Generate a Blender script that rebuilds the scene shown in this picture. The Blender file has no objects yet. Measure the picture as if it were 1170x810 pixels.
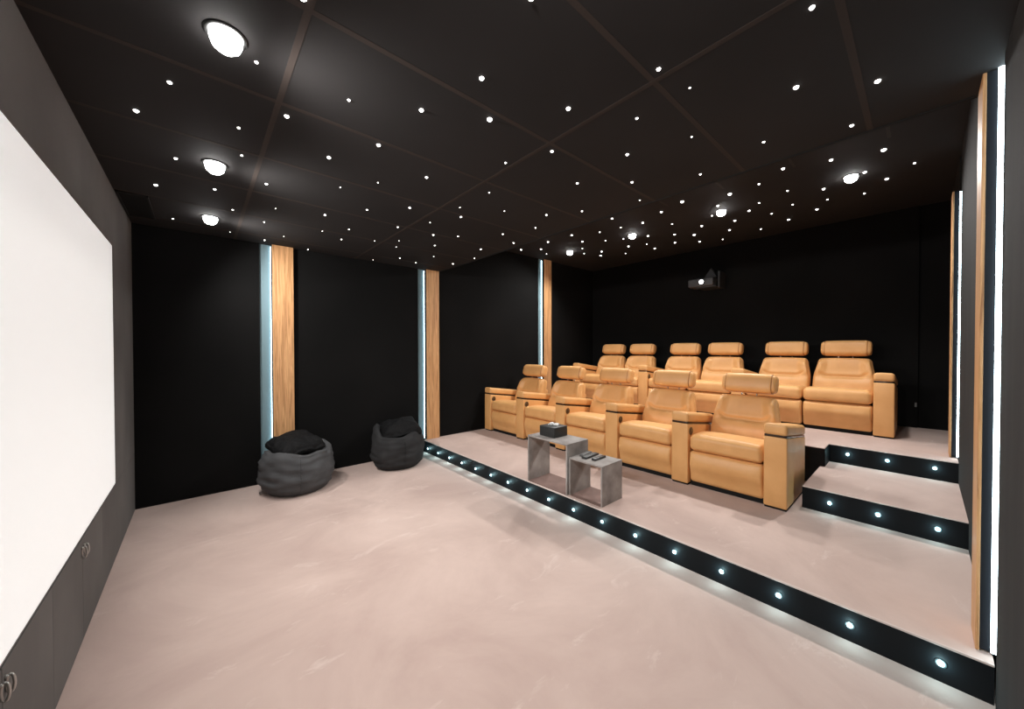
import bpy, bmesh, math, random
from mathutils import Vector, Matrix, noise
random.seed(7)
scene = bpy.context.scene
C = scene.collection
PI = math.pi

# ------------------------------------------------------------------ room measures (metres)
XS, XB = -0.45, 6.478            # screen plane, rear wall
YA, YR = 4.72, -0.202            # far side wall, near side wall (panel faces)
ZC, ZD = 2.609, 3.155            # front ceiling, raised rear ceiling
XC = 2.690                       # edge of front ceiling
XP, ZP = 2.425, 0.166            # seating platform
X1, Z1 = 3.700, 0.343            # stair step
X2, Z2 = 4.7085, 0.5165          # stair top / upper platform
XU = 4.462                       # upper platform edge beside the stair
CAMH = 1.45
F_PX, YAW, PITCH, ROLL = 409.9, 0.853, -0.0118, -0.0016

# ------------------------------------------------------------------ materials
def new_mat(name):
    m = bpy.data.materials.new(name); m.use_nodes = True
    nt = m.node_tree
    return m, nt, nt.nodes['Principled BSDF']

def srgb(r, g, b):
    f = lambda c: (c/255/12.92) if c/255 <= 0.04045 else ((c/255+0.055)/1.055)**2.4
    return (f(r), f(g), f(b), 1)

def node(nt, t, **kw):
    n = nt.nodes.new(t)
    for k, v in kw.items():
        if k in n.inputs: n.inputs[k].default_value = v
        else: setattr(n, k, v)
    return n

def plain(name, col, rough=0.5, metal=0.0, spec=0.5, bump=None, sheen=0.0, coat=0.0):
    m, nt, b = new_mat(name)
    b.inputs['Base Color'].default_value = col
    b.inputs['Roughness'].default_value = rough
    b.inputs['Metallic'].default_value = metal
    b.inputs['Specular IOR Level'].default_value = spec
    b.inputs['Sheen Weight'].default_value = sheen
    b.inputs['Coat Weight'].default_value = coat
    if bump:
        sc, st, dist = bump
        tc = node(nt, 'ShaderNodeTexCoord')
        n = node(nt, 'ShaderNodeTexNoise', Scale=sc, Detail=4.0)
        bp = node(nt, 'ShaderNodeBump', Strength=st, Distance=dist)
        nt.links.new(tc.outputs['Object'], n.inputs['Vector'])
        nt.links.new(n.outputs['Fac'], bp.inputs['Height'])
        nt.links.new(bp.outputs['Normal'], b.inputs['Normal'])
    return m

def mottled(name, stops, scale, rough=0.8, stretch=(1, 1, 1), detail=5.0, distort=0.0, bump=0.0, bdist=0.004, bscale=None, spec=0.3):
    """noise -> colour ramp in object space"""
    m, nt, b = new_mat(name)
    tc = node(nt, 'ShaderNodeTexCoord'); mp = node(nt, 'ShaderNodeMapping')
    mp.inputs['Scale'].default_value = stretch
    n = node(nt, 'ShaderNodeTexNoise', Scale=scale, Detail=detail, Distortion=distort)
    r = node(nt, 'ShaderNodeValToRGB')
    e = r.color_ramp.elements
    while len(e) < len(stops): e.new(0.5)
    for k, (p, c) in enumerate(stops): e[k].position = p; e[k].color = c
    nt.links.new(tc.outputs['Object'], mp.inputs['Vector']); nt.links.new(mp.outputs['Vector'], n.inputs['Vector'])
    nt.links.new(n.outputs['Fac'], r.inputs['Fac']); nt.links.new(r.outputs['Color'], b.inputs['Base Color'])
    b.inputs['Roughness'].default_value = rough; b.inputs['Specular IOR Level'].default_value = spec
    if bump:
        n2 = node(nt, 'ShaderNodeTexNoise', Scale=bscale or scale*4, Detail=4.0)
        bp = node(nt, 'ShaderNodeBump', Strength=bump, Distance=bdist)
        nt.links.new(mp.outputs['Vector'], n2.inputs['Vector'])
        nt.links.new(n2.outputs['Fac'], bp.inputs['Height']); nt.links.new(bp.outputs['Normal'], b.inputs['Normal'])
    return m

def emit(name, col, strength, sample=True):
    m, nt, b = new_mat(name)
    b.inputs['Base Color'].default_value = (0.8, 0.8, 0.8, 1)
    b.inputs['Emission Color'].default_value = col
    b.inputs['Emission Strength'].default_value = strength
    if not sample: m.cycles.emission_sampling = 'NONE'
    return m

def carpet_material():
    m, nt, b = new_mat('pale_pink_carpet')
    tc = node(nt, 'ShaderNodeTexCoord')
    base = srgb(199, 178, 169)
    n1 = node(nt, 'ShaderNodeTexNoise', Scale=1.1, Detail=6.0, Roughness=0.6, Distortion=0.6)
    n2 = node(nt, 'ShaderNodeTexNoise', Scale=2.4, Detail=5.0, Roughness=0.65, Distortion=0.9)
    mp = node(nt, 'ShaderNodeMapping'); mp.inputs['Scale'].default_value = (1.0, 2.2, 1.0); mp.inputs['Rotation'].default_value = (0, 0, 0.6)
    r1 = node(nt, 'ShaderNodeValToRGB'); e = r1.color_ramp.elements
    e[0].position = 0.33; e[0].color = srgb(182, 159, 150); e[1].position = 0.68; e[1].color = srgb(206, 184, 174)
    r2 = node(nt, 'ShaderNodeValToRGB'); e = r2.color_ramp.elements
    e[0].position = 0.60; e[0].color = (0, 0, 0, 1); e[1].position = 0.74; e[1].color = (1, 1, 1, 1)
    mul = node(nt, 'ShaderNodeMath', operation='MULTIPLY'); mul.inputs[1].default_value = 0.45
    mix = node(nt, 'ShaderNodeMixRGB'); mix.inputs['Color2'].default_value = srgb(226, 211, 203)
    n3 = node(nt, 'ShaderNodeTexNoise', Scale=420.0, Detail=2.0)
    bp = node(nt, 'ShaderNodeBump', Strength=0.25, Distance=0.003)
    L = nt.links.new
    L(tc.outputs['Object'], n1.inputs['Vector']); L(tc.outputs['Object'], mp.inputs['Vector'])
    L(mp.outputs['Vector'], n2.inputs['Vector']); L(tc.outputs['Object'], n3.inputs['Vector'])
    L(n1.outputs['Fac'], r1.inputs['Fac']); L(n2.outputs['Fac'], r2.inputs['Fac'])
    L(r2.outputs['Color'], mul.inputs[0]); L(mul.outputs[0], mix.inputs['Fac'])
    L(r1.outputs['Color'], mix.inputs['Color1']); L(mix.outputs['Color'], b.inputs['Base Color'])
    L(n3.outputs['Fac'], bp.inputs['Height']); L(bp.outputs['Normal'], b.inputs['Normal'])
    b.inputs['Roughness'].default_value = 0.95; b.inputs['Specular IOR Level'].default_value = 0.1
    b.inputs['Sheen Weight'].default_value = 0.15
    return m

def wood_material():
    m, nt, b = new_mat('oak_wood')
    tc = node(nt, 'ShaderNodeTexCoord'); mp = node(nt, 'ShaderNodeMapping')
    mp.inputs['Scale'].default_value = (16.0, 16.0, 0.6)
    n = node(nt, 'ShaderNodeTexNoise', Scale=3.0, Detail=7.0, Roughness=0.62, Distortion=1.2)
    r = node(nt, 'ShaderNodeValToRGB'); e = r.color_ramp.elements
    e[0].position = 0.30; e[0].color = srgb(150, 104, 66); e[1].position = 0.66; e[1].color = srgb(222, 174, 124)
    k = e.new(0.46); k.color = srgb(196, 146, 98)
    bp = node(nt, 'ShaderNodeBump', Strength=0.2, Distance=0.002)
    L = nt.links.new
    L(tc.outputs['Object'], mp.inputs['Vector']); L(mp.outputs['Vector'], n.inputs['Vector'])
    L(n.outputs['Fac'], r.inputs['Fac']); L(r.outputs['Color'], b.inputs['Base Color'])
    L(n.outputs['Fac'], bp.inputs['Height']); L(bp.outputs['Normal'], b.inputs['Normal'])
    b.inputs['Roughness'].default_value = 0.5
    return m

M = {}
M['carpet'] = carpet_material()
M['pil_side'] = plain('pilaster_side_black', (0.012, 0.014, 0.018, 1), 0.6, spec=0.15)
M['wood'] = wood_material()
M['wall_black'] = mottled('black_stretch_fabric', [(0.3, (0.0075, 0.0075, 0.0075, 1)), (0.75, (0.0105, 0.0102, 0.0101, 1))], 1.3, rough=0.95, spec=0.03, bump=0.15, bdist=0.001, bscale=300)
M['wall_grey'] = mottled('dark_grey_fabric', [(0.3, (0.115, 0.108, 0.103, 1)), (0.75, (0.175, 0.165, 0.158, 1))], 1.6, rough=0.92, spec=0.2, stretch=(1, 1, 0.7), bump=0.2, bdist=0.001, bscale=200)
M['wall_side'] = mottled('charcoal_fabric', [(0.3, (0.016, 0.0155, 0.015, 1)), (0.75, (0.026, 0.0245, 0.023, 1))], 2.0, rough=0.92, spec=0.2, stretch=(4, 1, 0.4), bump=0.2, bdist=0.001, bscale=200)
M['ceiling'] = mottled('black_ceiling_tile', [(0.3, (0.021, 0.0195, 0.0195, 1)), (0.75, (0.028, 0.026, 0.026, 1))], 1.2, rough=0.85, spec=0.15)
M['grid'] = plain('ceiling_grid_brown', (0.044, 0.035, 0.031, 1), 0.8, spec=0.1)
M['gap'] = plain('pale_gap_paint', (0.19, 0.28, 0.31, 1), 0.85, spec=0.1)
M['black_gloss'] = plain('black_satin', (0.007, 0.0085, 0.010, 1), 0.5, spec=0.12)
M['black_matte'] = plain('black_matte', (0.008, 0.008, 0.008, 1), 0.8, spec=0.2)
M['nosing'] = plain('carpet_nosing', srgb(206, 190, 182), 0.6)
M['screen'] = emit('white_screen_added_glow', (1.0, 0.99, 0.97, 1), 0.47, sample=True)  # mild emission added in place of light reflected off the screen
M['screen'].node_tree.nodes['Principled BSDF'].inputs['Base Color'].default_value = (0.86, 0.86, 0.85, 1)
M['screen'].node_tree.nodes['Principled BSDF'].inputs['Roughness'].default_value = 0.95
M['leather'] = mottled('tan_leather', [(0.3, srgb(218, 163, 103)), (0.75, srgb(231, 178, 117))], 6.0, rough=0.42, spec=0.4, bump=0.12, bdist=0.004, bscale=38)
M['leather_dark'] = plain('tan_leather_welt', srgb(160, 104, 56), 0.5)
M['chrome'] = plain('chrome', (0.75, 0.75, 0.76, 1), 0.15, metal=1.0)
M['dark_chrome'] = plain('dark_trim', (0.05, 0.035, 0.025, 1), 0.2, metal=0.6)
M['dial'] = plain('dark_bronze', (0.10, 0.065, 0.035, 1), 0.35, metal=0.6)
M['concrete'] = mottled('concrete_laminate', [(0.28, srgb(118, 112, 108)), (0.5, srgb(150, 144, 140)), (0.75, srgb(176, 170, 166))], 7.0, rough=0.7, detail=8.0, bump=0.1, bdist=0.002)
M['table_shade'] = mottled('painted_table_shade', [(0.28, srgb(110, 90, 84)), (0.75, srgb(132, 109, 102))], 7.0, rough=0.8, detail=8.0)  # brown tone standing in for shaded carpet under the tables
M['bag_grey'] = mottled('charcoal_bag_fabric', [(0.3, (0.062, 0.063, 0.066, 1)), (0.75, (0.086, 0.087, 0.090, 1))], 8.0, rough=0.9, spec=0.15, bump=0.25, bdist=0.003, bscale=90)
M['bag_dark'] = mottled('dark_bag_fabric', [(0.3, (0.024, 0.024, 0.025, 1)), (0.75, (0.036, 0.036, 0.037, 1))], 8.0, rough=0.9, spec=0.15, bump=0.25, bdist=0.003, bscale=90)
M['black_fabric'] = plain('black_cushion_fabric', (0.0045, 0.0045, 0.005, 1), 0.75, spec=0.2, bump=(16, 0.9, 0.02))
M['remote'] = plain('black_plastic', (0.02, 0.02, 0.02, 1), 0.35)
M['remote_grey'] = plain('grey_plastic', (0.10, 0.10, 0.10, 1), 0.4)
M['button'] = plain('grey_buttons', (0.32, 0.32, 0.31, 1), 0.5)
M['tissue'] = plain('white_tissue', (0.85, 0.85, 0.83, 1), 0.9)
M['box_black'] = plain('black_leatherette', (0.018, 0.019, 0.019, 1), 0.5, bump=(120, 0.2, 0.002))
M['star'] = emit('star_lens', (1.0, 0.97, 0.93, 1), 9.0, sample=False)
M['spot'] = emit('downlight_lens', (1.0, 0.98, 0.96, 1), 40.0, sample=False)
M['bezel'] = plain('black_bezel', (0.015, 0.015, 0.015, 1), 0.4)
M['step_lens'] = emit('step_light_lens', (0.50, 0.90, 1.0, 1), 2.2, sample=False)
M['step_bezel'] = plain('step_light_bezel', (0.10, 0.13, 0.14, 1), 0.3, metal=0.7)
M['led'] = emit('led_strip_cool', (0.66, 0.90, 1.0, 1), 7.0)
M['led_near'] = emit('led_strip_cool_near', (0.74, 0.93, 1.0, 1), 14.0)
M['led_channel'] = plain('led_channel', (0.03, 0.035, 0.045, 1), 0.4)
M['proj'] = plain('projector_shell', (0.050, 0.050, 0.052, 1), 0.5)
M['proj_dark'] = plain('projector_mount', (0.034, 0.034, 0.035, 1), 0.6)
M['proj_lens'] = emit('projector_lens', (1, 1, 1, 1), 12.0, sample=False)
M['frame_grey'] = plain('screen_frame_grey', (0.16, 0.155, 0.15, 1), 0.5)
M['handle'] = plain('brushed_handle', (0.45, 0.44, 0.42, 1), 0.3, metal=0.9)
M['socket'] = plain('grey_socket', (0.2, 0.2, 0.2, 1), 0.5)

# ------------------------------------------------------------------ mesh helpers
def add_box(bm, a, b, bev=0.0, seg=2):
    x0, y0, z0 = [min(p, q) for p, q in zip(a, b)]; x1, y1, z1 = [max(p, q) for p, q in zip(a, b)]
    vs = [bm.verts.new(v) for v in ((x0,y0,z0),(x1,y0,z0),(x1,y1,z0),(x0,y1,z0),(x0,y0,z1),(x1,y0,z1),(x1,y1,z1),(x0,y1,z1))]
    fs = [bm.faces.new([vs[i] for i in f]) for f in ((3,2,1,0),(4,5,6,7),(0,1,5,4),(1,2,6,5),(2,3,7,6),(3,0,4,7))]
    if bev:
        es = list({e for f in fs for e in f.edges})
        bmesh.ops.bevel(bm, geom=es, offset=bev, segments=seg, profile=0.5, affect='EDGES', clamp_overlap=True)
    return bm

def box(a, b, bev=0.0, seg=2): return add_box(bmesh.new(), a, b, bev, seg)

def axis_samples(h, r, n, k=3):
    out = [-h + r*i/k for i in range(k)]
    inner = h - r
    out += [-inner + 2*inner*i/n for i in range(n+1)]
    out += [inner + r*(i+1)/k for i in range(k)]
    return out

def add_rbox(bm, size, r, n=(4, 4, 4), fn=None, mat=None, k=3):
    """box with rounded edges on a dense grid; fn(x,y,z,u,v,w)->(x,y,z) reshapes it"""
    h = [s/2 for s in size]; r = min(r, min(h)*0.999)
    ax = [axis_samples(h[i], r, n[i], k) for i in range(3)]
    cache = {}
    def vert(p):
        key = tuple(round(c, 6) for c in p)
        if key in cache: return cache[key]
        c = [max(-(h[i]-r), min(h[i]-r, p[i])) for i in range(3)]
        d = Vector([p[i]-c[i] for i in range(3)])
        q = Vector(c) + (d.normalized()*r if d.length > 1e-9 else d)
        if fn: q = Vector(fn(q.x, q.y, q.z, p[0]/h[0], p[1]/h[1], p[2]/h[2]))
        if mat is not None: q = mat @ q
        cache[key] = bm.verts.new(q); return cache[key]
    for i in range(3):
        j, l = (i+1) % 3, (i+2) % 3
        for s in (-1, 1):
            A, B = ax[j], ax[l]
            for a in range(len(A)-1):
                for b in range(len(B)-1):
                    pts = []
                    for (ja, lb) in ((a, b), (a+1, b), (a+1, b+1), (a, b+1)):
                        p = [0, 0, 0]; p[i] = s*h[i]; p[j] = A[ja]; p[l] = B[lb]; pts.append(vert(p))
                    if s < 0: pts.reverse()
                    if len(set(pts)) == 4:
                        try: bm.faces.new(pts)
                        except ValueError: pass
    return bm

def rbox(*a, **k): return add_rbox(bmesh.new(), *a, **k)

def add_tube(bm, p0, p1, r, seg=16, r1=None, cap=True):
    p0, p1 = Vector(p0), Vector(p1); d = p1-p0
    q = d.to_track_quat('Z', 'Y').to_matrix().to_4x4()
    m = Matrix.Translation((p0+p1)/2) @ q
    bmesh.ops.create_cone(bm, cap_ends=cap, segments=seg, radius1=r, radius2=r if r1 is None else r1, depth=d.length, matrix=m)
    return bm

def add_lathe(bm, prof, seg=24, mat=None, fn=None, closed=False):
    rings = []
    for (r, z) in prof:
        if r < 1e-6:
            p = Vector((0, 0, z)); p = mat @ p if mat is not None else p
            rings.append([bm.verts.new(p)])
        else:
            ring = []
            for i in range(seg):
                a = 2*PI*i/seg; p = Vector((r*math.cos(a), r*math.sin(a), z))
                if fn: p = Vector(fn(p, a))
                if mat is not None: p = mat @ p
                ring.append(bm.verts.new(p))
            rings.append(ring)
    pairs = list(zip(rings[:-1], rings[1:])) + ([(rings[-1], rings[0])] if closed else [])
    for A, B in pairs:
        for i in range(seg):
            j = (i+1) % seg
            if len(A) == 1 and len(B) == 1: continue
            if len(A) == 1: f = [A[0], B[j], B[i]]
            elif len(B) == 1: f = [A[i], A[j], B[0]]
            else: f = [A[i], A[j], B[j], B[i]]
            try: bm.faces.new(f)
            except ValueError: pass
    return bm

def add_prism(bm, prof, y0, y1):
    """polygon in x-z extruded along y"""
    A = [bm.verts.new((x, y0, z)) for x, z in prof]; B = [bm.verts.new((x, y1, z)) for x, z in prof]
    n = len(prof)
    for i in range(n):
        j = (i+1) % n; bm.faces.new((A[i], A[j], B[j], B[i]))
    bm.faces.new(list(reversed(A))); bm.faces.new(B)
    return bm

def add_loop_tube(bm, pts, r, seg=6):
    """closed thin tube through pts"""
    n = len(pts); pts = [Vector(p) for p in pts]; rings = []
    for i in range(n):
        t = (pts[(i+1) % n]-pts[i-1]).normalized()
        up = Vector((0, 1, 0)) if abs(t.y) < 0.9 else Vector((1, 0, 0))
        a = t.cross(up).normalized(); b = t.cross(a)
        rings.append([bm.verts.new(pts[i]+a*r*math.cos(2*PI*k/seg)+b*r*math.sin(2*PI*k/seg)) for k in range(seg)])
    for i in range(n):
        A, B = rings[i], rings[(i+1) % n]
        for k in range(seg):
            l = (k+1) % seg; bm.faces.new((A[k], A[l], B[l], B[k]))
    return bm

def obj(name, bm, mat, parent=None, smooth=False):
    bmesh.ops.recalc_face_normals(bm, faces=bm.faces)
    me = bpy.data.meshes.new(name); bm.to_mesh(me); bm.free()
    if smooth:
        for p in me.polygons: p.use_smooth = True
    me.materials.append(mat)
    o = bpy.data.objects.new(name, me); C.objects.link(o)
    if parent: o.parent = parent
    return o

def tag(o, label, cat, group=None):
    o['label'] = label; o['category'] = cat
    if group: o['group'] = group
    return o

def thing(name, label, cat, loc=(0, 0, 0), group=None):
    o = bpy.data.objects.new(name, None); C.objects.link(o)
    o.empty_display_size = 0.1; o.location = loc
    return tag(o, label, cat, group)

def struct(name, bm, mat, parent=None, smooth=False):
    o = obj(name, bm, mat, parent, smooth)
    o['kind'] = 'structure'
    return o

def dup(root, loc, label, group=None):
    r = root.copy(); C.objects.link(r); r.location = loc; r['label'] = label
    if group: r['group'] = group
    for ch in list(root.children):
        c = ch.copy(); C.objects.link(c); c.parent = r
        for g in ch.children:
            d = g.copy(); C.objects.link(d); d.parent = c
    return r

# ------------------------------------------------------------------ room shell
struct('floor', box((XS-0.3, YR-0.3, -0.1), (XB+0.3, YA+0.3, 0)), M['carpet'])
struct('wall_screen', box((XS-0.15, YR-0.3, 0), (XS-0.02, YA+0.2, ZC+0.1)), M['wall_grey'])
struct('wall_rear', box((XB, YR-0.3, 0), (XB+0.15, YA+0.3, ZD+0.1)), M['wall_black'])
rp = struct('wall_rear_panel', box((XB-0.03, 0.036, Z2), (XB, YA, ZD-0.001)), M['wall_black'])
GAPY = 0.028                                   # depth of the lit gap behind the fabric panels
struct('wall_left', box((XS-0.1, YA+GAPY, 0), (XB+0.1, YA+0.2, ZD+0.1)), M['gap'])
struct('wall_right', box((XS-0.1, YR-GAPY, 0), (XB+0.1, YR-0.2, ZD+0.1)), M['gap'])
PILX = [(0.612, 0.812), (2.462, 2.664), (4.886, 5.086)]   # oak pilasters on the left wall
GAPW = 0.112
def panels(name, y0, y1, pil, mat):
    edges = [XS-0.02] + [v for a, b in pil for v in (a-GAPW, b)] + [XB-0.03]
    for i in range(0, len(edges), 2):
        a, b = edges[i], edges[i+1]
        top = ZC-0.001 if b < XC else ZD-0.001
        bm = bmesh.new()
        if a < XC < b:
            add_box(bm, (a, y0, 0), (XC, y1, ZC-0.001)); add_box(bm, (XC, y0, 0), (b, y1, ZD-0.001))
        else: add_box(bm, (a, y0, 0), (b, y1, top))
        struct(name, bm, mat)
panels('wall_left_panel', YA, YA+GAPY, PILX, M['wall_black'])
PILR = [(2.494, 2.690), (4.886, 5.076)]
panels('wall_right_panel', YR-GAPY, YR, PILR, M['wall_side'])

# ceilings: lower front one with tile grid, higher one over the seats behind it
cf = struct('ceiling_front', box((XS-0.3, YR-0.3, ZC), (XC, YA+0.3, ZC+0.04)), M['ceiling'])
GY = [0.191, 0.774, 1.383, 1.987, 2.609, 3.21, 3.81, 4.41]
bm = bmesh.new()
for y in GY: add_box(bm, (XS-0.02, y-0.012, ZC-0.0006), (XC-0.004, y+0.012, ZC))
for x in (0.292, 1.492): add_box(bm, (x-0.012, YR, ZC-0.0009), (x+0.012, YA, ZC))
struct('ceiling_grid', bm, M['grid'], cf)
struct('ceiling_edge', box((XC-0.012, YR, ZC-0.006), (XC+0.006, YA, ZC+0.05)), M['black_matte'], cf)
struct('trim_1', box((XC-0.03, YR-0.3, ZC+0.04), (XC+0.01, YA+0.3, ZD+0.05)), M['ceiling'])
cr = struct('ceiling_rear', box((XC-0.1, YR-0.3, ZD), (XB+0.3, YA+0.3, ZD+0.1)), M['ceiling'])
bm = bmesh.new()
for y in (0.191, 0.80, 1.40, 2.0): add_box(bm, (XC+0.02, y-0.011, ZD-0.001), (4.2, y+0.011, ZD))
struct('ceiling_grid', bm, plain('ceiling_grid_faint', (0.034, 0.028, 0.026, 1), 0.8, spec=0.2), cr)

# tiers: platform, stair step, upper platform
def tier(name, boxes, z, riser_boxes, nosing_boxes):
    bm = bmesh.new()
    for a, b in boxes: add_box(bm, a, b)
    t = struct(name, bm, M['carpet'])
    bm = bmesh.new()
    for a, b in riser_boxes: add_box(bm, a, b)
    r = struct('riser', bm, M['black_gloss'], t)
    bm = bmesh.new()
    for a, b in nosing_boxes: add_box(bm, a, b, 0.002, 1)
    struct('nosing', bm, M['nosing'], t)
    return t
tier('seating_platform', [((XP+0.004, YR, 0), (XB, YA, ZP))], ZP,
     [((XP, YR, 0), (XP+0.004, YA, ZP-0.008))], [((XP-0.006, YR, ZP-0.008), (XP+0.006, YA, ZP+0.001))])
tier('stair_step', [((X1+0.004, YR, ZP), (X2, 0.635, Z1))], Z1,
     [((X1, YR, ZP), (X1+0.004, 0.635, Z1-0.007)), ((X1, 0.635, ZP), (X2, 0.639, Z1-0.002))],
     [((X1-0.006, YR, Z1-0.007), (X1+0.006, 0.637, Z1+0.001))])
tier('upper_platform', [((X2+0.004, YR, ZP), (XB, YA, Z2)), ((XU+0.004, 0.606, ZP), (X2+0.004, YA, Z2))], Z2,
     [((X2, YR, ZP), (X2+0.004, 0.602, Z2-0.007)), ((XU, 0.602, ZP), (XU+0.004, YA, Z2-0.007)), ((XU, 0.602, ZP), (X2+0.004, 0.606, Z2-0.007))],
     [((X2-0.006, YR, Z2-0.007), (X2+0.006, 0.602, Z2+0.001)), ((XU-0.006, 0.602, Z2-0.007), (XU+0.006, YA, Z2+0.001))])

# ------------------------------------------------------------------ oak pilasters with led strips
def pilaster(x0, x1, side, z0, z1, label):
    """side +1: on the left (far) wall, -1: on the right (near) wall"""
    base = YA if side > 0 else YR
    Y = lambda d: base - side*d                 # d = distance out of the panel face
    t = thing('wall_pilaster', label, 'pilaster', ((x0+x1)/2, Y(0), z0), 'oak pilasters along the side walls')
    ox, oy, oz = t.location
    L = lambda x, d, z: (x-ox, Y(d)-oy, z-oz)
    obj('backing', box(L(x0+0.004, -GAPY, z0+0.012), L(x1-0.004, 0.034, z1)), M['pil_side'], t)
    obj('oak_front', box(L(x0, 0.034, z0+0.002), L(x1, 0.045, z1), 0.0015, 1), M['wood'], t)
    s = obj('led_channel', box(L(x0-0.006, -0.024, z0+0.01), L(x0+0.004, 0.004, z1-0.01)), M['led_channel'], t)
    w1 = -0.013 if side > 0 else 0.006
    obj('led_strip', box(L(x0-0.009, -0.024, z0+0.015), L(x0-0.006, w1, z1-0.015)), M['led' if side > 0 else 'led_near'], s)
    return t
pilaster(*PILX[0], 1, 0, ZC-0.001, 'oak pilaster with blue-lit edge rising behind the dark grey beanbag')
pilaster(*PILX[1], 1, ZP, ZC-0.001, 'oak pilaster on left wall at the front corner of the seating platform')
pilaster(*PILX[2], 1, Z2, ZD-0.001, 'oak pilaster on left wall beside the rear row of recliners')
pilaster(*PILR[0], -1, ZP, ZD-0.35, 'large close oak pilaster with bright led strip on the right wall')
pilaster(*PILR[1], -1, Z2, ZD-0.35, 'oak pilaster with led strip standing above the stairs on right wall')

# ------------------------------------------------------------------ screen wall
scr = thing('projection_screen', 'large white projection screen on the dark grey front wall', 'screen', (XS-0.02, 2.25, 0.5206))
obj('screen_surface', box((0, 0.772-2.25, 0.001), (0.02, 3.7276-2.25, 2.1839-0.5206)), M['screen'], scr)
bm = bmesh.new()
for a, b in (((0, 3.7276, 0.515), (0.0205, 3.7316, 2.188)), ((0, 0.768, 0.515), (0.0205, 0.772, 2.188)), ((0, 0.768, 2.184), (0.0205, 3.7316, 2.188)), ((0, 0.768, 0.515), (0.0205, 3.7316, 0.521))):
    add_box(bm, (a[0], a[1]-2.25, a[2]-0.5206), (b[0], b[1]-2.25, b[2]-0.5206))
obj('screen_frame', bm, M['frame_grey'], scr)
struct('trim_2', box((XS-0.02, 3.253, 0), (XS, YA, 0.514), 0.002, 1), M['wall_grey'])
struct('trim_3', box((XS-0.02, YR, 0), (XS, 1.30, 0.514), 0.002, 1), M['wall_grey'])
struct('trim_4', box((XS-0.02, 3.733, 0.517), (XS, YA, ZC-0.001)), M['wall_grey'])
struct('trim_5', box((XS-0.02, YR, 2.189), (XS, 3.732, ZC-0.001)), M['wall_grey'])
struct('trim_6', box((XS-0.02, YR, 0.517), (XS, 0.767, 2.188)), M['wall_grey'])
def cabinet(y0, label):
    t = thing('low_cabinet', label, 'cabinet', (XS-0.018, y0+0.4875, 0), 'cabinets built in below the screen')
    obj('carcass', box((0, -0.486, 0), (0.006, 0.486, 0.514)), M['black_matte'], t)
    for s in (-1, 1):
        a, b = (-0.4865, -0.003) if s < 0 else (0.003, 0.4865)
        d = obj('door', box((0.006, a, 0.006), (0.02, b, 0.508), 0.0015, 1), M['wall_grey'], t)
        bm = bmesh.new()
        pts = [(0.030+0.008*math.cos(q), s*0.020, 0.447+0.028*math.sin(q)) for q in [2*PI*i/16 for i in range(16)]]
        add_loop_tube(bm, pts, 0.004); add_tube(bm, (0.018, s*0.020, 0.470), (0.028, s*0.020, 0.470), 0.006, 10)
        obj('handle', bm, M['handle'], d, True)
cabinet(2.276, 'dark grey two-door cabinet below the far part of the screen')
cabinet(1.30, 'dark grey two-door cabinet below the near part of the screen')

# ceiling vent in the front left corner
v = thing('ceiling_vent', 'dark rectangular ceiling vent in the corner above the screen', 'vent', (-0.36, 4.13, ZC))
bm = bmesh.new()
hx, hy = 0.085, 0.31
for a, b in (((-hx, -hy, -0.012), (hx, -hy+0.012, 0)), ((-hx, hy-0.012, -0.012), (hx, hy, 0)), ((-hx, -hy, -0.012), (-hx+0.012, hy, 0)), ((hx-0.012, -hy, -0.012), (hx, hy, 0))): add_box(bm, a, b)
obj('frame', bm, M['ceiling'], v)
obj('grille', box((-hx+0.012, -hy+0.012, -0.004), (hx-0.012, hy-0.012, 0)), M['black_matte'], v)

# ------------------------------------------------------------------ recliner chairs
SW, AW = 0.603, 0.158            # seat width, arm width
def smooth(a, b, x):
    t = max(0, min(1, (x-a)/(b-a))); return t*t*(3-2*t)

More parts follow.
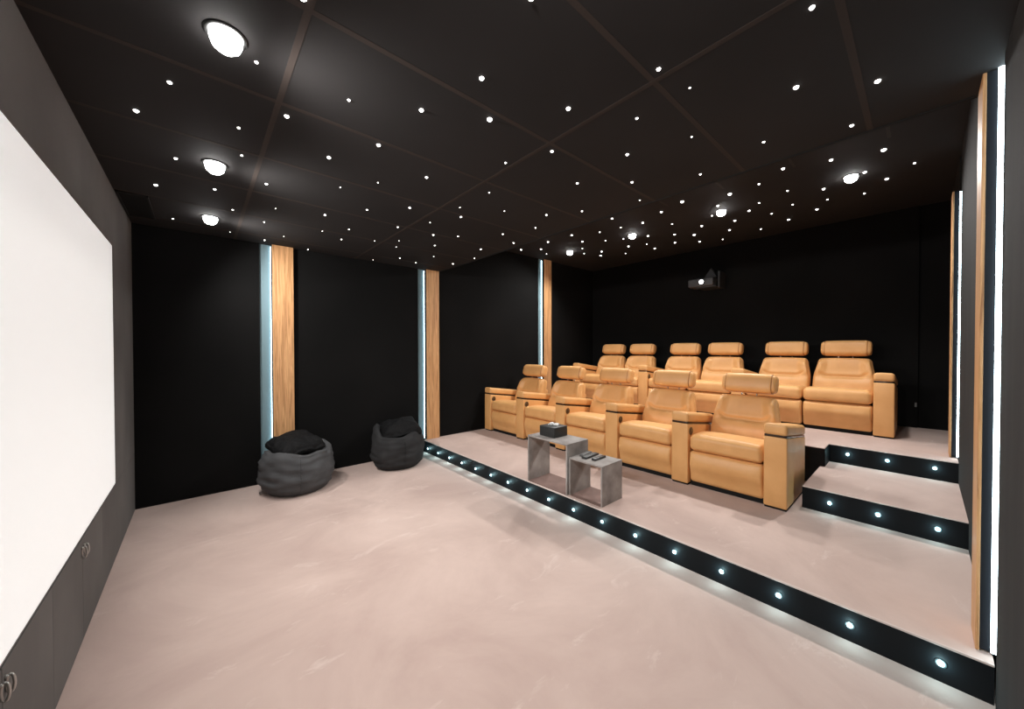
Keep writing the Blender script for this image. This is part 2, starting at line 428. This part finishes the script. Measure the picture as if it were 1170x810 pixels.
def make_seat(t):
    obj('base', box((0.05, -SW/2+0.01, 0.0), (0.62, SW/2-0.01, 0.07)), M['black_matte'], t)
    # footrest: padded panel bulging at the top
    def ff(x, y, z, u, v, w):
        k = max(0.0, -u)
        side = 1-0.5*abs(v)**6
        x -= k*(0.040*math.exp(-((w-0.30)/0.55)**2)*side - 0.014*max(0, -w))
        z += 0.004*(1-v*v)*(w > 0.5)
        return (x, y, z)
    obj('footrest', rbox((0.09, SW-0.012, 0.287), 0.026, (2, 12, 10), ff, Matrix.Translation((0.065, 0, 0.183))), M['leather'], t, True)
    # seat cushion: thick roll at the front, dished in the middle
    def fs(x, y, z, u, v, w):
        e = 1-abs(v)**4
        if w > 0: z += 0.016*e*(1-0.4*(u+1)/2) - 0.050*smooth(-0.4, 1, u)
        x -= max(0, -u)*0.014*e*(1-w*w)
        z -= 0.004*max(0, -w)*0
        return (x, y, z)
    sc = obj('seat_cushion', rbox((0.60, SW-0.008, 0.146), 0.046, (12, 12, 4), fs, Matrix.Translation((0.302, 0, 0.408)), k=4), M['leather'], t, True)
    bm = bmesh.new()
    # backrest with lumbar roll, curved crease and side wings
    H = 0.50
    def fb(x, y, z, u, v, w):
        tt = (w+1)/2
        taper = 1-0.13*smooth(0.45, 1.0, tt)
        y2 = y*taper
        if u < 0:
            k = -u
            vc = 0.50+0.13*smooth(0.50, 0.95, abs(v))
            lum = 0.040*math.exp(-((tt-0.30)/0.24)**2)*(1-0.35*v*v)
            wing = 0.040*smooth(0.50, 0.85, abs(v))*(1-smooth(0.93, 1.0, abs(v)))*smooth(0.45, 0.62, tt)*(1-smooth(0.8, 1.0, tt))
            cre = -0.032*math.exp(-((tt-vc)/0.035)**2)*(1-smooth(0.62, 0.92, abs(v)))
            up = 0.010*math.exp(-((tt-0.80)/0.2)**2)*(1-v*v)
            x -= k*(lum+wing+cre+up)
        if w > 0.8: z += 0.010*(1-v*v)
        return (x, y2, z)
    A = Matrix.Translation((0.605, 0, 0.578)) @ Matrix.Rotation(math.radians(21), 4, 'Y')
    obj('backrest', rbox((0.13, SW-0.03, H), 0.045, (2, 28, 34), fb, A, k=4), M['leather'], t, True)
    obj('back_shell', rbox((0.10, SW-0.15, 0.60), 0.02, (1, 1, 1), None, Matrix.Translation((0.655, 0, 0.36)) @ Matrix.Rotation(math.radians(14), 4, 'Y')), M['leather'], t, True)
    # headrest roll
    HB = Matrix.Translation((0.680, -0.012, 0.949)) @ Matrix.Rotation(math.radians(17), 4, 'Y')
    def ring(sc, y, n=32):
        pts = []
        for i in range(n):
            an = 2*PI*i/n; c, q = math.cos(an), math.sin(an)
            e = 2/3.3
            px = 0.070*math.copysign(abs(c)**e, c); pz = 0.095*math.copysign(abs(q)**e, q)
            pts.append(HB @ Vector((px*sc, y, pz*sc)))
        return pts
    bm = bmesh.new(); secs = [(-0.236, 0.0), (-0.236, 0.45), (-0.233, 0.66), (-0.226, 0.80), (-0.214, 0.88), (-0.204, 0.905), (-0.197, 0.90), (-0.193, 0.96), (-0.180, 0.99), (-0.10, 1.01), (0.0, 1.02)]
    secs = secs + [(-y, sc) for y, sc in secs[-2::-1]]
    rings = []
    for y, sc in secs:
        rings.append([bm.verts.new(HB @ Vector((0, y, 0)))] if sc == 0 else [bm.verts.new(p) for p in ring(sc, y)])
    for P, Q in zip(rings[:-1], rings[1:]):
        for i in range(32):
            j = (i+1) % 32
            if len(P) == 1: bm.faces.new((P[0], Q[j], Q[i]))
            elif len(Q) == 1: bm.faces.new((P[i], P[j], Q[0]))
            else: bm.faces.new((P[i], P[j], Q[j], Q[i]))
    hr = obj('headrest', bm, M['leather'], t, True)
    for s in (-1, 1):
        obj('piping', add_loop_tube(bmesh.new(), ring(0.945, s*0.196), 0.0032, 5), M['leather_dark'], hr, True)
    for s in (-1, 1):
        bm = bmesh.new(); add_tube(bm, (0.676, s*0.065-0.012, 0.77), (0.680, s*0.065-0.012, 0.90), 0.006, 10)
        obj('headrest_post', bm, M['chrome'], t, True)

AL = 0.655                                      # arm length
def make_arm(t, y, control=True):
    """padded arm whose top slopes down to the rear; y = its centre line"""
    def fa(x, yy, z, u, v, w):
        tt = (u+1)/2
        if w > 0: z -= 0.090*tt*w
        return (x, yy, z)
    a = obj('armrest', rbox((AL, AW, 0.567), 0.010, (6, 2, 4), fa, Matrix.Translation((AL/2, y, 0.016+0.2835)), k=2), M['leather'], t, True)
    def fp(x, yy, z, u, v, w):
        tt = (u+1)/2
        z -= 0.090*tt
        z += 0.006*(1-v*v)*max(0, w)
        return (x, yy, z)
    obj('arm_plinth', box((0.012, y-AW/2+0.006, 0), (AL-0.02, y+AW/2-0.006, 0.018)), M['black_matte'], a)
    def ft(x, yy, z, u, v, w): return (x, yy, z-0.090*(u+1)/2)
    obj('arm_trim', rbox((AL-0.016, AW-0.006, 0.020), 0.003, (4, 1, 1), ft, Matrix.Translation((AL/2, y, 0.591)), k=1), M['dark_chrome'], a, True)
    obj('arm_pad', rbox((AL+0.006, AW+0.004, 0.088), 0.026, (10, 6, 2), fp, Matrix.Translation((AL/2-0.002, y, 0.643)), k=4), M['leather'], a, True)
    if control:
        yf = y-AW/2
        mat = Matrix.Translation((0.064, yf, 0.508)) @ Matrix.Rotation(PI/2, 4, 'X')
        bm = bmesh.new(); add_lathe(bm, [(0, 0.0), (0.036, 0.0), (0.038, 0.003), (0.034, 0.006), (0.026, 0.0025), (0.014, 0.0025), (0.012, 0.005), (0, 0.005)], 24, mat)
        obj('control_dial', bm, M['dial'], a, True)
    return a

def make_recliner(label, group, arms):
    t = thing('recliner_chair', label, 'armchair', (0, 0, 0), group)
    make_seat(t)
    for side, ctrl in arms: make_arm(t, side*(SW+AW)/2, ctrl)
    return t
GF, GB = 'recliners in the front row', 'recliners in the rear row'
FX = 3.482
Y6 = 0.696                                      # right edge of the front row
PF = 0.762
labF = ['tan leather recliner at the right end of the front row, beside the stairs',
        'tan leather recliner second from the right in the front row',
        'tan leather recliner in the middle of the front row, behind the low table',
        'tan leather recliner second from the left wall in the front row',
        'tan leather recliner at the left end of the front row, against the wall']
single = make_recliner(labF[1], GF, [(1, True)])
end = make_recliner(labF[0], GF, [(1, True), (-1, False)])
yc = lambda k: Y6+AW+SW/2+k*PF
end.location = (FX, yc(0), ZP)
single.location = (FX, yc(1), ZP)
for k in (2, 3, 4): dup(single, (FX, yc(k), ZP), labF[k], GF)
RX, YB0 = 5.430, 0.188
armless = make_recliner('tan leather recliner second from the right in the rear row', GB, [(1, True)])
armless.location = (RX, YB0+AW+SW*1.5, Z2)
rend = make_recliner('tan leather recliner at the right end of the rear row', GB, [(-1, False)])
rend.location = (RX, YB0+AW+SW/2, Z2)
PB = AW+2*SW
labB = {2: 'tan leather recliner third from the right in the rear row', 3: 'tan leather recliner fourth from the right in the rear row',
        4: 'tan leather recliner second from the left in the rear row', 5: 'tan leather recliner at the left end of the rear row'}
noarm = make_recliner(labB[2], GB, [])
noarm.location = (RX, YB0+PB+AW+SW/2, Z2)
dup(armless, (RX, YB0+PB+AW+SW*1.5, Z2), labB[3], GB)
dup(noarm, (RX, YB0+2*PB+AW+SW/2, Z2), labB[4], GB)
dup(armless, (RX, YB0+2*PB+AW+SW*1.5, Z2), labB[5], GB)

# ------------------------------------------------------------------ cube side tables
def side_table(x0, x1, y0, y1, h, label):
    t = thing('side_table', label, 'table', ((x0+x1)/2, (y0+y1)/2, ZP), 'concrete cube side tables on the platform')
    hx, hy, th = (x1-x0)/2, (y1-y0)/2, 0.013
    obj('tabletop', box((-hx, -hy, h-th), (hx, hy, h), 0.001, 1), M['concrete'], t)
    for s in (-1, 1): obj('side_panel', box((-hx, s*hy, 0.0), (hx, s*(hy-th), h-th), 0.001, 1), M['concrete'], t)
    obj('painted_shade_sheet', box((-hx, -hy+th, 0.0), (hx, hy-th, 0.006)), M['table_shade'], t)  # thin added sheet, coloured as the shade under the tabletop
    return t
HT, HS = 0.450, 0.334
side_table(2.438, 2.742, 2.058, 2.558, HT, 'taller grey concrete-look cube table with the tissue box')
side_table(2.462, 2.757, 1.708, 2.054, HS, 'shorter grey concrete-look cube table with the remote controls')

tb = thing('tissue_box', 'black tissue box with white tissues on the taller grey table', 'tissue box', (2.615, 2.378, ZP+HT))
obj('box_body', rbox((0.190, 0.195, 0.098), 0.006, (1, 1, 1), None, Matrix.Translation((0, 0, 0.049)), k=2), M['box_black'], tb, True)
bm = bmesh.new()
for (cx, cy, rz, sx, sy, hh) in ((-0.012, 0.022, 0.3, 0.05, 0.03, 0.022), (0.012, -0.02, -0.5, 0.05, 0.026, 0.018)):
    def ftis(x, y, z, u, v, w): return (x*(1+0.25*w), y*(1-0.35*w)+0.006*math.sin(5*u), z+0.006*math.sin(4*u+3*v))
    add_rbox(bm, (sx, sy, hh), 0.006, (6, 4, 2), ftis, Matrix.Translation((cx, cy, 0.098+hh*0.45)) @ Matrix.Rotation(rz, 4, 'Z'), k=2)
obj('tissue', bm, M['tissue'], tb, True)

def remote(x, y, rz, l, w, label, mat, nb):
    t = thing('remote_control', label, 'remote control', (x, y, ZP+HS), 'remote controls on the shorter table')
    t.rotation_euler = (0, 0, rz)
    obj('remote_body', rbox((l, w, 0.018), 0.006, (2, 1, 1), None, Matrix.Translation((0, 0, 0.009)), k=2), mat, t, True)
    bm = bmesh.new()
    for i in range(nb):
        for j in (-1, 0, 1):
            add_box(bm, (-l*0.38+i*l*0.76/nb-0.004, j*w*0.27-0.004, 0.0175), (-l*0.38+i*l*0.76/nb+0.004, j*w*0.27+0.004, 0.0200))
    obj('buttons', bm, M['button'], t)
remote(2.625, 1.945, 0.06, 0.205, 0.050, 'long black remote with grey buttons, in the middle of the three', M['remote'], 7)
remote(2.640, 2.005, 0.12, 0.160, 0.040, 'small grey-topped remote partly behind the long black one', M['remote_grey'], 5)
remote(2.625, 1.855, 0.02, 0.165, 0.042, 'slim plain dark remote at the right edge of the small table', M['remote'], 3)

# ------------------------------------------------------------------ beanbags with black cushions
def beanbag(cx, cy, R, Hh, mat, label, seed, ear, flat):
    t = thing('beanbag', label, 'beanbag', (cx, cy, 0))
    prof = [(0.0, 0.0), (0.60, 0.0), (0.80, 0.03), (0.91, 0.13), (0.985, 0.32), (1.0, 0.52), (0.97, 0.74), (0.90, 0.92), (0.82, 1.02), (0.72, 1.03), (0.58, 0.92), (0.40, 0.82), (0.2, 0.78), (0.0, 0.77)]
    # refine the profile
    fine = []
    for (r0, z0), (r1, z1) in zip(prof[:-1], prof[1:]):
        for i in range(4): fine.append((r0+(r1-r0)*i/4, z0+(z1-z0)*i/4))
    fine.append(prof[-1])
    def fn(p, a):
        zz = p.z/Hh
        k = 1+0.03*math.sin(3*a+seed)+0.02*math.sin(5*a-1.3*seed)
        fold = 0.022*noise.noise(Vector((math.cos(a)*1.3+seed, math.sin(a)*1.3, zz*7)))+0.014*noise.noise(Vector((math.cos(a)*3+seed, math.sin(a)*3, zz*16)))
        q = Vector((p.x, p.y, 0))*(k if zz > 0.03 else 1)
        rr = q.length or 1
        q += q/rr*fold*min(1, zz*6)
        z = p.z
        rim = smooth(0.6, 1.0, zz)*smooth(0.35, 0.85, rr/R)
        z += rim*(ear*0.10*max(0, math.cos(a-2.55))**3 + 0.02*math.sin(2*a+seed)+0.03*noise.noise(Vector((math.cos(a)*2, math.sin(a)*2, seed))))
        if q.y > flat: q.y = flat+(q.y-flat)*0.25
        return (q.x, q.y, z)
    bm = bmesh.new(); add_lathe(bm, [(r*R, z*Hh) for r, z in fine], 64, None, fn)
    obj('bag', bm, mat, t, True)
    bm = bmesh.new()
    for a0 in (0.4, 2.5, 4.6):
        for i in range(1):
            pts = []
            for k in range(7, 32):
                r, z = fine[k][0]*R*1.003, fine[k][1]*Hh
                pts.append(Vector(fn(Vector((r*math.cos(a0), r*math.sin(a0), z)), a0)))
            for p, q in zip(pts[:-1], pts[1:]): add_tube(bm, p, q, 0.0035, 6)
    obj('seam', bm, mat, t, True)
    return t
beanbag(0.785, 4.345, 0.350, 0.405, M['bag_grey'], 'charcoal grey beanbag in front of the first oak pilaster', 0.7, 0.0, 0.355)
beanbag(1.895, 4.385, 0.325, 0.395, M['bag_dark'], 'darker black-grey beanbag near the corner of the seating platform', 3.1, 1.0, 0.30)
def cushion(cx, cy, z, sx, sy, sz, rot, label, seed):
    def fc(x, y, zz, u, v, w):
        pin = (1-0.72*max(abs(u), abs(v))**3)
        n = noise.noise(Vector((u*1.6+seed, v*1.6, w)))*0.035 + noise.noise(Vector((u*4+seed, v*4, w)))*0.016
        return (x*(1+0.03*n), y, zz*pin + n*(0.4+0.6*max(0, w)) - 0.03*(u*u+v*v)*0.6)
    m = Matrix.Rotation(rot, 4, 'Z') @ Matrix.Rotation(0.22, 4, 'X') @ Matrix.Rotation(-0.10, 4, 'Y')
    o = obj('cushion', rbox((sx, sy, sz), 0.05, (20, 20, 3), fc, m, k=4), M['black_fabric'], None, True)
    o.location = (cx, cy, z)
    return tag(o, label, 'cushion', 'black cushions in the beanbags')
cushion(0.765, 4.36, 0.475, 0.45, 0.42, 0.185, 0.25, 'crumpled black cushion sunk into the charcoal grey beanbag', 1.2)
cushion(1.935, 4.41, 0.465, 0.48, 0.42, 0.19, -0.2, 'crumpled black cushion piled in the darker beanbag by the platform', 5.5)

# ------------------------------------------------------------------ projector on the rear wall
pj = thing('projector', 'small grey projector with glowing lens mounted high on rear wall', 'projector', (6.10, 2.33, 2.46))
obj('projector_body', rbox((0.30, 0.38, 0.13), 0.02, (1, 1, 1), None, Matrix.Translation((0.10, 0.02, 0.07)), k=3), M['proj'], pj, True)
mat = Matrix.Translation((-0.052, 0.0, 0.075)) @ Matrix.Rotation(-PI/2, 4, 'Y')
bm = bmesh.new(); add_lathe(bm, [(0.045, -0.01), (0.045, 0.02), (0.036, 0.02), (0.034, 0.006), (0.0, 0.006)], 20, mat)
ln = obj('lens_barrel', bm, M['proj_dark'], pj, True)
bm = bmesh.new(); add_lathe(bm, [(0.0, 0.014), (0.020, 0.011), (0.033, 0.007)], 20, mat)
obj('lens', bm, M['proj_lens'], ln, True)
bm = bmesh.new()
v = [bm.verts.new(p) for p in ((0.0, -0.02, 0.135), (0.0, -0.20, 0.135), (0.06, -0.10, 0.30), (0.08, -0.02, 0.135), (0.08, -0.20, 0.135), (0.1, -0.10, 0.30))]
for f in ((0, 1, 2), (3, 5, 4), (0, 2, 5, 3), (1, 4, 5, 2), (0, 3, 4, 1)): bm.faces.new([v[i] for i in f])
add_box(bm, (0.08, -0.22, -0.02), (0.345, -0.19, 0.24), 0.006, 1)
add_box(bm, (0.0, -0.19, -0.01), (0.345, 0.10, 0.006))
obj('wall_mount', bm, M['proj_dark'], pj)
o = obj('wall_socket', box((XB-0.036, 0.042, 0.765), (XB-0.028, 0.060, 0.815), 0.002, 1), M['socket'])
tag(o, 'tiny grey wall socket low on the black rear wall by the panel edge', 'socket')

# ------------------------------------------------------------------ step lights in the risers
def step_light_proto():
    t = thing('step_light', '', 'light')
    m = Matrix.Rotation(-PI/2, 4, 'Y')
    bm = bmesh.new(); add_lathe(bm, [(0.013, 0.0), (0.019, 0.0), (0.019, 0.002), (0.0155, 0.004), (0.0125, 0.003)], 24, m)
    obj('bezel', bm, M['step_bezel'], t, True)
    bm = bmesh.new(); add_lathe(bm, [(0.0128, 0.001), (0.0125, 0.004), (0.010, 0.008), (0.005, 0.0105), (0.0, 0.011)], 24, m)
    obj('lens', bm, M['step_lens'], t, True)
    l = bpy.data.lights.new('step_lamp', 'POINT'); l.energy = 0.32; l.shadow_soft_size = 0.006; l.color = (0.55, 0.92, 1.0)
    lo = bpy.data.objects.new('step_lamp', l); C.objects.link(lo); lo.parent = t; lo.location = (-0.026, 0, 0)
    return t
ordn = ['first', 'second', 'third', 'fourth', 'fifth', 'sixth', 'seventh', 'eighth', 'ninth', 'tenth', 'eleventh', 'twelfth', 'thirteenth', 'fourteenth', 'fifteenth', 'sixteenth', 'seventeenth']
sl = step_light_proto()
spots = [((XP, -0.062+0.2903*k, 0.083-0.0012*k), 'round white LED light in the long platform riser, %s from the right' % ordn[k], 'LED lights in the front platform riser') for k in range(17)]
for k, y in enumerate((-0.075, 0.205, 0.470)): spots.append(((X1, y, 0.253), 'round white LED light in the lower stair riser, %s' % ('at the right end', 'in the middle', 'at the left end')[k], 'LED lights in the lower stair riser'))
for k, y in enumerate((-0.075, 0.205, 0.470)): spots.append(((X2, y, 0.440), 'round white LED light in the upper stair riser, %s' % ('at the right end', 'in the middle', 'at the left end')[k], 'LED lights in the upper stair riser'))
for i, (loc, lab, grp) in enumerate(spots):
    if i == 0: sl.location = loc; sl['label'] = lab; sl['group'] = grp
    else: dup(sl, loc, lab, grp)

# ------------------------------------------------------------------ ceiling spotlights
def spotlight(x, y, z, power, label, grp, tilt=0):
    t = thing('ceiling_spotlight', label, 'light', (x, y, z), grp)
    bm = bmesh.new(); add_lathe(bm, [(0.050, 0.0), (0.066, 0.0), (0.066, -0.003), (0.060, -0.007), (0.050, -0.004)], 32)
    obj('bezel', bm, M['bezel'], t, True)
    bm = bmesh.new(); add_lathe(bm, [(0.050, -0.003), (0.049, -0.022), (0.042, -0.042), (0.026, -0.056), (0.0, -0.062)], 32)
    obj('lens', bm, M['spot'], t, True)
    l = bpy.data.lights.new('spotlight_lamp', 'SPOT'); l.energy = power; l.shadow_soft_size = 0.06
    l.spot_size = math.radians(160); l.spot_blend = 1.0; l.color = (1.0, 0.972, 0.945)
    lo = bpy.data.objects.new('spotlight_lamp', l); C.objects.link(lo); lo.parent = t; lo.location = (0, 0, -0.11); lo.rotation_euler = (0, -math.radians(tilt), 0)
    return t
PWF, PWR = 105, 128
for y, lab in ((0.50, 'large ceiling spotlight nearest the right wall on the front ceiling'), (1.694, 'largest-looking bright spotlight, at the top left of the photo'), (2.898, 'large ceiling spotlight second from the left wall on the front ceiling'), (4.081, 'large ceiling spotlight nearest the left wall on the front ceiling')):
    spotlight(0.086, y, ZC, PWF, lab, 'large spotlights on the front ceiling', 50)
for y, lab in ((0.478, 'large spotlight furthest right on the raised rear ceiling'), (1.641, 'large spotlight second from the right on the raised rear ceiling'), (2.840, 'large spotlight second from the left on the raised rear ceiling'), (4.026, 'large spotlight furthest left on the raised rear ceiling')):
    spotlight(4.845, y, ZD, PWR, lab, 'large spotlights on the raised rear ceiling', -22)

# ------------------------------------------------------------------ star lights (position on the ceiling, size class)
STARS_FRONT = [(0.267, 1.345, 5), (0.833, 0.856, 4), (0.185, 1.77, 2), (-0.084, 2.147, 3), (-0.217, 2.505, 4), (0.167, 2.349, 2), (-0.094, 2.969, 3), (0.203, 2.667, 2), (-0.215, 3.532, 4), (0.097, 3.353, 3), (0.221, 3.74, 2), (-0.16, 4.334, 2), (-0.25, 4.734, 2), (0.24, 4.459, 1), (0.365, 3.008, 3), (0.483, 3.477, 1), (0.455, 3.91, 2), (0.661, 4.273, 1), (0.53, 4.547, 2), (0.599, 2.354, 4), (0.768, 2.73, 1), (0.942, 2.483, 1), (1.16, 2.195, 3), (1.054, 3.019, 2), (0.822, 3.366, 3), (1.301, 2.75, 3), (0.914, 3.842, 1), (1.094, 3.623, 2), (1.13, 3.993, 2), (0.952, 4.639, 2), (1.418, 3.253, 2), (1.411, 3.821, 1), (1.605, 3.654, 1), (1.676, 3.885, 1), (1.913, 4.325, 2), (1.691, 4.637, 1), (2.172, 4.416, 3), (1.588, 2.944, 1), (1.784, 3.24, 3), (1.973, 3.553, 2), (2.195, 3.976, 1), (2.573, 4.146, 3), (1.996, 3.116, 2), (1.725, 2.646, 3), (1.607, 2.48, 1), (0.338, 2.077, 4), (0.534, 1.756, 2), (0.774, 2.028, 4), (0.819, 1.599, 4), (0.918, 1.245, 4), (1.109, 1.438, 5), (1.345, 1.127, 4), (1.561, 1.431, 3), (1.439, 1.705, 2), (1.991, 1.588, 3), (1.619, 2.106, 1), (1.928, 2.301, 1), (2.253, 2.13, 3), (2.412, 2.421, 2), (2.296, 2.765, 2), (2.57, 2.914, 3), (2.445, 3.34, 3), (2.626, 3.721, 2), (2.417, 1.878, 2), (1.922, 1.161, 3), (2.264, 1.33, 3), (2.578, 1.448, 1), (2.502, 0.974, 2), (2.552, 0.251, 3), (2.383, 0.593, 2), (1.574, 0.256, 3), (1.439, 0.726, 3), (1.646, 0.687, 1), (1.661, 0.95, 2), (2.029, 0.836, 1), (1.996, 0.377, 4), (2.216, 0.137, 4)]
STARS_REAR = [(4.131, 4.493, 2), (4.364, 4.25, 2), (4.155, 3.894, 2), (4.651, 4.394, 1), (4.177, 3.434, 2), (4.551, 3.529, 2), (4.855, 3.764, 1), (5.137, 3.945, 1), (4.381, 3.086, 1), (4.784, 3.262, 1), (5.257, 3.663, 2), (5.474, 3.831, 2), (4.05, 2.662, 2), (4.315, 2.136, 2), (4.197, 1.832, 3), (4.49, 2.479, 2), (4.435, 2.775, 1), (4.925, 3.035, 1), (5.067, 2.712, 2), (5.439, 2.933, 1), (5.331, 3.193, 2), (5.679, 3.461, 1), (5.774, 2.97, 2), (4.84, 2.247, 1), (5.303, 2.423, 2), (5.703, 2.6, 2), (5.22, 2.012, 2), (5.532, 2.235, 3), (5.946, 2.323, 2), (4.922, 1.774, 1), (4.635, 1.605, 2), (4.388, 1.401, 3), (5.336, 1.643, 2), (5.694, 1.82, 2), (6.095, 2.042, 1), (5.091, 1.413, 2), (4.155, 0.878, 2), (4.292, 0.556, 2), (4.414, 0.233, 3), (4.942, 0.064, 1), (5.187, 0.25, 2), (4.831, 0.38, 2), (5.485, 0.433, 1), (5.003, 0.705, 2), (5.389, 0.726, 1), (5.661, 0.858, 2), (5.831, 1.169, 2), (5.265, 1.018, 1), (4.767, 0.967, 1), (5.42, 1.259, 1), (5.988, 1.517, 1), (4.911, 1.262, 1), (4.353, 1.122, 1)]
RAD = {1: 0.0075, 2: 0.0115, 3: 0.0150, 4: 0.0185, 5: 0.0235}
sm = {}
for k, r in RAD.items():
    for q, sc in (('f', 0.55), ('r', 1.15)):
        bm = bmesh.new(); R = r*sc
        add_lathe(bm, [(R, 0.002), (R, -0.002), (R*0.92, -0.002-R*0.35), (R*0.6, -0.002-R*0.7), (0.0, -0.002-R*0.9)], 12)
        sm[(k, q)] = obj('star_light', bm, M['star'], None, True)
used = set()
NAMED = {0: 'bright star light cut off at the top edge of the photo, at left', 1: 'bright star light cut off at the top edge of the photo, at middle', 4: 'bright star light right above the top edge of the screen', 8: 'bright star light beside the dark ceiling vent', 45: 'bright star light beside the faint seam at left of the front ceiling', 49: 'bright star light just on the camera side of the largest star light', 50: 'largest and brightest star light in the middle of the front ceiling', 51: 'bright star light between the two seam crossings of the front ceiling', 52: 'star light just under the second crossing of ceiling seams', 70: 'star light near the top right, just right of a ceiling seam', 71: 'star light just above the nearest crossing of ceiling seams', 75: 'bright star light just left of the last ceiling seam at right', 76: 'bright star light furthest right on the front ceiling, right of the last seam'}
for q, data, z, lab, grp in (('f', STARS_FRONT, ZC, 'small white star light set in the black front ceiling', 'star lights on the front ceiling'),
                             ('r', STARS_REAR, ZD, 'small white star light set in the raised black rear ceiling', 'star lights on the raised rear ceiling')):
    for i, (x, y, k) in enumerate(data):
        src = sm[(k, q)]
        if (k, q) in used: o = src.copy(); C.objects.link(o)
        else: o = src; used.add((k, q))
        o.location = (x, y, z+0.002)
        tag(o, lab, 'light', grp)
        if q == 'f' and i in NAMED: o['label'] = NAMED[i]
for key, o in sm.items():
    if key not in used: bpy.data.objects.remove(o)

# ------------------------------------------------------------------ camera, world, colour
cam = bpy.data.cameras.new('camera'); co = bpy.data.objects.new('camera', cam); C.objects.link(co)
cam.sensor_width = 36; cam.lens = 36*F_PX/1170; cam.clip_start = 0.02; cam.clip_end = 60
Fv = Vector((math.cos(YAW)*math.cos(PITCH), math.sin(YAW)*math.cos(PITCH), math.sin(PITCH)))
Rv = Vector((math.sin(YAW), -math.cos(YAW), 0)); Uv = Rv.cross(Fv)
R2 = Rv*math.cos(ROLL)+Uv*math.sin(ROLL); U2 = Uv*math.cos(ROLL)-Rv*math.sin(ROLL)
mw = Matrix.Identity(4)
for i in range(3): mw[i][0] = R2[i]; mw[i][1] = U2[i]; mw[i][2] = -Fv[i]
mw[2][3] = CAMH
co.matrix_world = mw
scene.camera = co
w = bpy.data.worlds.new('world'); scene.world = w; w.use_nodes = True
w.node_tree.nodes['Background'].inputs[0].default_value = (0.02, 0.02, 0.02, 1)
scene.view_settings.view_transform = 'Standard'
scene.view_settings.look = 'None'
scene.view_settings.exposure = 0.0
scene.cycles.use_denoising = True
scene.cycles.sample_clamp_indirect = 4.0
scene.cycles.max_bounces = 10
scene.cycles.diffuse_bounces = 6
